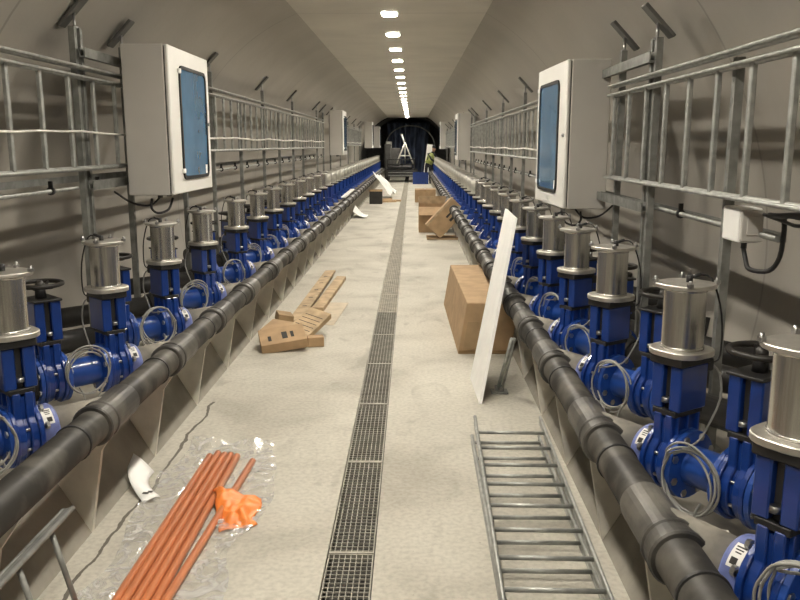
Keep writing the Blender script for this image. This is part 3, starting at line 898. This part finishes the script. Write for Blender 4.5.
# small white tag by the left kerb
def plate(u, v):
    A, B_, C_, D_ = Vector((-1.62, 4.36, .10)), Vector((-1.475, 4.30, .006)), Vector((-1.335, 3.97, .005)), Vector((-1.40, 3.89, .006))
    p = (A*(1-u) + B_*u)*(1-v) + (D_*(1-u) + C_*u)*v
    return (p.x - .05*math.sin(PI*v), p.y, p.z + .012*math.sin(PI*u))
o = sheet('plastic_tag', 8, 10, plate, M['white'], .003)
tag(o, 'small white printed plastic tag at the left kerb foot', 'tag')
m = MB()
for (u, v) in ((.40, .88), (.66, .86)):
    a = Vector(plate(u, v)) + Vector((0, 0, .004)); m.box(a.x-.016, a.x+.016, a.y-.011, a.y+.011, a.z, a.z+.0015)
pr = m.build('print_block', M['ink'], o)

# ------------------------------------------------------------------ cardboard
def carton(name, w, l, h, loc, rz, lab, cat='cardboard box', open_top=False, mt='card', group=None, tape=True, ry=0, rx=0):
    r = empty(name, loc, rz, lab, cat, group); r.rotation_euler = (rx, ry, rz)
    m = MB(); t = .006
    if open_top:
        m.box(-w/2, w/2, 0, t, 0, h); m.box(-w/2, w/2, l-t, l, 0, h); m.box(-w/2, -w/2+t, t, l-t, 0, h); m.box(w/2-t, w/2, t, l-t, 0, h); m.box(-w/2+t, w/2-t, t, l-t, 0, t)
    else: m.box(-w/2, w/2, 0, l, 0, h, .004)
    m.build('carton', M[mt], r)
    if tape and not open_top:
        m = MB(); m.box(-.025, .025, -.0015, l+.0015, h-.001, h+.0012); m.box(-.025, .025, -.002, 0, h-.08, h); m.build('tape_strip', M['tape'], r)
    return r
r = carton('cardboard_box', .47, 2.30, .47, (.655, 7.0, 0), math.radians(1.0), 'long cardboard box behind the leaning white panel', tape=False)
m = MB(); m.box(-.235, .235, -.012, -.004, .26, .465, M=T(0, 0, 0)); m.build('flap', M['card'], r)
m = MB(); m.box(-.20, -.09, -.014, -.012, .05, .30); m.build('torn_edge', M['card_dark'], r)
m = MB(); m.box(.03, .05, -.0125, -.004, .0, .26); m.box(-.235, .235, -.006, -.003, .015, .035); m.build('seam_tape', M['tape'], r)
for c_ in kids(r):
    for v_ in c_.data.vertices: v_.co.x += .16*v_.co.z
# white panel leaning on the right header pipe
r_bot = [Vector((.487, 5.58, 0)), Vector((.470, 6.20, 0))]
def panel_pts():
    a, b_ = Vector((.492, 5.57, .0)), Vector((.474, 6.22, .0))
    c_, d_ = Vector((.822, 6.40, 1.275)), Vector((.815, 7.03, 1.30))
    return a, b_, c_, d_
a, b_, c_, d_ = panel_pts()
nn = (b_-a).cross(c_-a).normalized()
if nn.x > 0: nn = -nn
m = MB(); th = .022
vv = [a, b_, d_, c_] + [p - nn*th for p in (a, b_, d_, c_)]
zmin = min(v.z for v in vv); vv = [v - Vector((0, 0, zmin)) for v in vv]
m._add(vv, [(0, 1, 2, 3), (4, 7, 6, 5), (0, 4, 5, 1), (1, 5, 6, 2), (2, 6, 7, 3), (3, 7, 4, 0)])
o = m.build('white_panel', M['white']); o.name = 'white_board'; tag(o, 'long white board leaning on the right header pipe', 'board')
# steel prop under the pipe
r = empty('pipe_prop', (.655, 5.86, 0), 0, 'slanted steel prop between the floor and right header pipe', 'prop')
m = MB(); m.cyl((0, 0, .01), (.075, -.20, .47), .014, 8); m.cyl((.035, .0, .01), (.095, -.19, .47), .010, 8); m.build('strut', M['galv'], r)
m = MB(); m.box(-.05, .08, -.05, .06, 0, .012, .003); m.box(-.02, .05, -.02, .03, .01, .05, .004); m.build('base_plate', M['galv_dark'], r)

# pile of flattened cartons by the left kerb
grp = 'cardboard scraps by the left kerb'
def slab(name, w, l, t, loc, rot, lab, mt='card2', marks=None, grp=grp):
    r = empty(name, loc, 0, lab, 'cardboard', grp); r.rotation_euler = rot
    m = MB(); m.box(-w/2, w/2, -l/2, l/2, 0, t, .004); m.build('sheet', M[mt], r)
    if marks:
        m = MB()
        for (x, y, ww, hh) in marks: m.box(x-ww/2, x+ww/2, y-hh/2, y+hh/2, t-.0005, t+.001)
        m.build('print_mark', M['ink'], r)
    return r
R_ = math.radians
slab('flattened_carton', .42, .34, .09, (-1.19, 7.20, .045), (R_(12), R_(-7), R_(14)), 'flattened cardboard carton with dark print, front of the pile', 'card', [(.02, -.02, .05, .14), (.09, -.02, .03, .12), (-.12, -.05, .03, .10)])
slab('flattened_carton', .25, .48, .06, (-1.02, 7.66, .09), (R_(20), R_(12), R_(-24)), 'ridged cardboard pad leaning on the right of the pile', 'card2', [(.0, .06*k - .18, .20, .008) for k in range(6)])
slab('flattened_carton', .34, .32, .04, (-1.26, 7.60, .07), (R_(8), R_(6), R_(-14)), 'creased cardboard piece lying in the middle of the pile', 'card')
slab('flattened_carton', .16, .18, .09, (-1.33, 8.1, .05), (R_(4), R_(12), R_(20)), 'small brown cardboard block against the left kerb', 'card_dark')
slab('flattened_carton', .15, .12, .09, (-.90, 7.28, .002), (0, 0, R_(12)), 'small folded cardboard piece at the walkway side of the pile', 'card')
slab('flattened_carton', .15, 3.3, .03, (-1.20, 9.8, .03), (R_(.3), R_(-3), R_(-.8)), 'long flat cardboard sheet stretching along the left kerb', 'card2', [(.0, -.9+.5*k, .05, .03) for k in range(5)])
slab('flattened_carton', .13, 2.2, .05, (-1.02, 9.9, .006), (0, R_(2), R_(-2)), 'second flat cardboard sheet beside the long one', 'card2')
slab('flattened_carton', .30, 1.2, .006, (-.93, 8.75, .001), (0, 0, R_(-3)), 'thin pale cardboard sheet flat on the floor by the pile', 'card_pale')

# mid-distance boxes on the right
carton('cardboard_box', .68, .75, .42, (.44, 26.4, 0), 0, 'closed cardboard box farthest down the right side', tape=True)
r = carton('cardboard_box', .62, 1.0, .55, (.46, 17.2, 0), R_(0), 'open-topped cardboard box behind the tilted carton', open_top=True, tape=False)
m = MB(); m.box(-.31, .31, -.22, 0, .545, .551, M=Matrix.Identity(4)); 
for v in m.bm.verts:
    if v.co.y < -.1: v.co.z -= .16
m.build('flap', M['card'], r)
m = MB(); m.box(-.31, .31, .995, 1.0, .55, .72); m.build('flap', M['card2'], r)
m = MB(); m.box(-.31, -.305, .05, .95, .55, .70); m.build('flap', M['card2'], r)
r = empty('cardboard_box', (.56, 16.1, .01), 0, 'tilted cardboard carton with dark print leaning on the right kerb', 'cardboard box')
r.rotation_euler = (R_(-6), R_(-46), R_(6))
m = MB(); m.box(0, .74, -.25, .25, 0, .40, .006); m.build('carton', M['card'], r)
m = MB(); m.box(.38, .64, -.253, -.25, .08, .13); m.box(.38, .62, -.253, -.25, .18, .22); m.build('print_mark', M['ink'], r)
m = MB(); m.box(-.01, .74, -.256, -.25, .355, .397); m.build('tape_strip', M['card2'], r)
m = MB(); m.box(-.32, .38, -.30, .30, 0, .03, .003); o = m.build('shadow_mat', M['card_dark'], loc=(.62, 16.15, .0)); o.name = 'shadow_sheet'  # flat dark sheet standing in for the shadow below the tilted carton
tag(o, 'flat dark sheet standing in for shadow under the tilted carton', 'cardboard')
# dark box and rubbish on the left, far
r = carton('dark_crate', .40, .5, .44, (-1.15, 25.6, 0), 0, 'dark open crate by the left kerb, beyond the cardboard', cat='crate', mt='ink', open_top=True, tape=False)
m = MB(); m.box(-.21, .21, -.01, .01, .40, .46); m.build('rim', M['wood'], r)
def rag(u, v):
    y = 28.0 + 1.6*v; x = -1.36 + .62*u + .2*v
    return (x, y, .16 + .80*(1-u)**1.3*(1 - .3*v) + .14*nz(x, y, 2.0, 11) + .1*abs(nz(x, y, 5, 12)))
o = sheet('plastic_sheet', 16, 20, rag, M['white'], .01); tag(o, 'crumpled white plastic sheet hanging over the left pipe, far down', 'plastic sheet')
for k, (x, y, l, a) in enumerate(((-.85, 26.4, .7, 20), (-.75, 26.9, .8, -15), (-.9, 27.4, .6, 50))):
    m = MB(); m.box(-l/2, l/2, -.05, .05, 0, .06, .006); o = m.build('wood_offcut', M['wood'], loc=(x, y, .001 + .0*k)); o.rotation_euler = (0, 0, R_(a))
    tag(o, ['pale wood offcut beside the dark crate', 'middle wood offcut beyond the dark crate', 'farthest wood offcut beyond the dark crate'][k], 'wood', 'wood offcuts on the floor')
def scrap(u, v):
    x = -1.52 + .36*u; y = 20.6 + .8*v
    return (x, y, .01 + .26*(1-u)**2*(.6+.4*v) + .04*abs(nz(x, y, 5, 15)))
o = sheet('paper_scrap', 10, 10, scrap, M['white'], .004); tag(o, 'white paper scrap against the left kerb plates', 'paper')
m = MB(); m.box(-.05, .05, 0, 3.2, 0, .03, .004); o = m.build('white_strip', M['white'], loc=(-1.50, 17.6, .71)); o.rotation_euler = (0, 0, R_(.6))
tag(o, 'long white trim strip lying along the left header pipe', 'strip')

# ------------------------------------------------------------------ far end: tarp, machine, tripod, person
def tarp(u, v):
    a = PI*u
    R1 = 1.62
    x = -.22 + 1.95*(u-.5)*(1.0) ; z = 3.15*v
    y = 48.2 + .18*math.sin(u*26) + .1*nz(x, z, 1.4, 21)
    return (x*1.0 + (u-.5)*.6*v, y, z)
o = sheet('tarpaulin', 60, 24, tarp, M['tarp'], .01); tag(o, 'dark blue tarpaulin hung across the far end of the gallery', 'tarpaulin')
r = empty('hoop_frame', (0, 47.4, 0), 0, 'pale hoop frame arched over the dark far end', 'frame')
m = MB(); m.tube([(-.1 + 1.40*math.cos(a), 0, 1.85 + 1.1*math.sin(a)) for a in [PI*i/24 for i in range(25)]], .035, 8); m.build('arch', M['galv_dark'], r)
for x in (-1.5, 1.3):
    m = MB(); m.cyl((x, 0, 0), (x, 0, 1.86), .035, 8); m.build('upright', M['galv_dark'], r)
r = empty('work_platform', (-.50, 41.0, 0), 0, 'black wheeled work machine parked at the far end', 'machine')
m = MB(); m.box(-.85, .80, 0, 2.6, .28, .62, .05); m.box(-.7, .5, .2, 2.2, .62, .80, .04); m.build('chassis', M['machine'], r)
m = MB(); m.box(-.75, .65, -.03, .03, .86, .92); m.box(-.75, .65, -.03, .03, 1.10, 1.15); m.box(-.75, -.70, -.03, 2.3, 1.10, 1.15); m.box(.6, .65, -.03, 2.3, 1.10, 1.15)
for x in (-.72, 0, .62):
    m.box(x-.025, x+.025, -.03, .03, .6, 1.15)
m.build('guard_rail', M['machine'], r)
for x in (-.78, .72):
    for y in (.35, 2.2):
        m = MB(); m.lathe([(.22, -.10), (.28, -.08), (.28, .08), (.22, .10)], 20, T(x, y, .28) @ RX, smooth=False); w = m.build('wheel', M['machine'], r)
m = MB(); m.box(-.6, -.1, .4, 1.1, .8, 1.7, .04); m.box(-.9, -.55, .3, .8, .62, 1.9, .05); m.build('engine_cover', M['end'], r)
m = MB(); m.box(-.7, .55, -.05, .0, .30, .36); m.box(-.7, .55, -.05, 0, .46, .50); m.build('bumper', M['galv_dark'], r)
r = empty('tripod_stand', (-.35, 40.6, 0), 0, 'pale tripod stand on the black machine', 'tripod')
r.location = (-.36, 41.45, .925)
for dx, dy in ((-.42, -.1), (.42, -.1), (0, .4)):
    m = MB(); m.cyl((dx, dy, 0.0), (0, 0, 1.05), .035, 8); m.build('leg', M['cable_white'], r)
m = MB(); m.cyl((0, 0, .95), (-.16, 0, 1.45), .04, 8); m.build('mast', M['cable_white'], r)
m = MB(); m.box(-.28, .28, -.03, .03, .36, .42); m.build('cross_brace', M['cable_white'], r)
m = MB(); m.box(-.17, .17, 0, .05, 0, .50, .02); o = m.build('hung_panel', M['paper'], loc=(-1.33, 47.0, 1.55)); tag(o, 'small white panel hung at the left of the far end', 'panel')  # plain white panel, no lamp in it
m = MB(); m.box(-.14, .14, 0, .03, 0, 1.9, .005); o = m.build('white_board', M['white'], loc=(.66, 40.2, 0)); o.rotation_euler = (R_(-4), R_(7), 0)
tag(o, 'narrow white board leaning beside the person at the far end', 'board')
r = carton('blue_crate', .75, .6, .55, (.42, 38.9, 0), 0, 'blue plastic crate on the floor at the far right end', cat='crate', mt='blue', open_top=True, tape=False)

# person leaning over the right pipe, far down the gallery
def skin_body(name, pts, edges, mt, parent=None, sub=2, root=0):
    me = bpy.data.meshes.new(name); me.from_pydata([p[:3] for p in pts], edges, [])
    o = bpy.data.objects.new(name, me); COL.objects.link(o); me.materials.append(mt)
    if parent: o.parent = parent
    md = o.modifiers.new('skin', 'SKIN'); md.use_smooth_shade = True
    if not me.skin_vertices: 
        bpy.context.view_layer.objects.active = o
    for i, p in enumerate(pts):
        sv = me.skin_vertices[0].data[i]; rr = p[3]
        sv.radius = rr if isinstance(rr, tuple) else (rr, rr); sv.use_root = (i == root)
    s2 = o.modifiers.new('sub', 'SUBSURF'); s2.levels = sub; s2.render_levels = sub
    return o
P = empty('person', (.78, 39.0, 0), 0, 'person in dark clothes and yellow-green vest standing at the far end of the right row', 'person')
pts = [(0, 0, .95, (.15, .11)), (.06, 0, 1.15, (.15, .11)), (.15, 0, 1.36, (.17, .11)), (.20, 0, 1.48, .075), (.23, 0, 1.56, .06),
       (-.09, 0, .86, .09), (-.10, .03, .48, .065), (-.10, 0, .10, .045), (-.10, -.12, .04, .04),
       (.09, 0, .86, .09), (.09, -.04, .48, .065), (.10, .05, .10, .045), (.10, -.08, .04, .04),
       (.02, -.03, 1.42, .06), (.14, -.20, 1.18, .047), (.34, -.26, 1.06, .036),
       (.33, 0, 1.40, .06), (.42, -.10, 1.15, .047), (.55, -.20, 1.03, .036)]
ed = [(0, 1), (1, 2), (2, 3), (3, 4), (0, 5), (5, 6), (6, 7), (7, 8), (0, 9), (9, 10), (10, 11), (11, 12), (2, 13), (13, 14), (14, 15), (2, 16), (16, 17), (17, 18)]
try:
    skin_body('body', pts, ed, M['cloth'], P)
except Exception as e:
    print('skin', e)
m = MB(); m.lathe([(.02, -.13), (.055, -.115), (.075, -.05), (.085, .02), (.075, .09), (.03, .125), (.005, .13)], 18, T(.27, -.02, 1.66) @ Matrix.Rotation(R_(14), 4, 'Y'))
m.cyl((.27, -.10, 1.655), (.27, -.125, 1.64), .014, 8); m.box(.355, .365, -.03, .01, 1.62, 1.68, .004); m.box(.175, .185, -.03, .01, 1.64, 1.70, .004)
for ex in (.245, .30): m.cyl((ex, -.095, 1.68), (ex, -.105, 1.68), .010, 8)
m.build('head', M['skin'], P)
m = MB(); m.lathe([(.125, -.005), (.105, .0), (.10, .05), (.07, .10), (.005, .115)], 20, T(.275, -.02, 1.71) @ Matrix.Rotation(R_(14), 4, 'Y')); m.build('helmet', M['cloth'], P)
m = MB(); m.lathe([(.178, 0), (.182, .2), (.19, .40), (.12, .52), (.08, .54)], 22, T(.01, 0, .97) @ Matrix.Rotation(R_(20), 4, 'Y') @ Matrix.Diagonal((1, .75, 1, 1))); m.build('vest', M['vest'], P)
for hx, hy, hz in ((.34, -.26, 1.06), (.55, -.20, 1.03)):
    m = MB(); m.box(hx-.03, hx+.04, hy-.05, hy+.02, hz-.05, hz+.0, .012)
    for k in range(4):
        L = (.06, .075, .08, .065)[k]; yy = hy - .045 + .02*k
        m.tube([(hx+.03, yy, hz-.03), (hx+.03+L*.6, yy-.004, hz-.04), (hx+.03+L*.9, yy-.006, hz-.065)], .0085, 6)
    m.tube([(hx-.01, hy-.045, hz-.03), (hx+.02, hy-.075, hz-.045), (hx+.045, hy-.085, hz-.055)], .010, 6)
    m.build('hand', M['skin'], P)

# ------------------------------------------------------------------ world, camera, view
w = bpy.data.worlds.new('World'); scene.world = w; w.use_nodes = True
w.node_tree.nodes['Background'].inputs[0].default_value = (0, 0, 0, 1)
cam = bpy.data.cameras.new('Camera'); co = bpy.data.objects.new('Camera', cam); COL.objects.link(co)
cam.sensor_width = 36; cam.lens = 36.0; cam.clip_start = .05; cam.clip_end = 200
co.location = (0, 0, 1.85)
th = math.atan(155/800); ps = math.atan(12/800*math.cos(th))
co.rotation_euler = (PI/2 - th, 0, ps)
scene.camera = co
scene.view_settings.view_transform = 'Standard'
scene.view_settings.look = 'None'
scene.view_settings.gamma = 1
scene.view_settings.use_curve_mapping = False
scene.view_settings.exposure = 2.05
scene.cycles.caustics_reflective = False
scene.cycles.caustics_refractive = False
scene.cycles.sample_clamp_indirect = 4.0
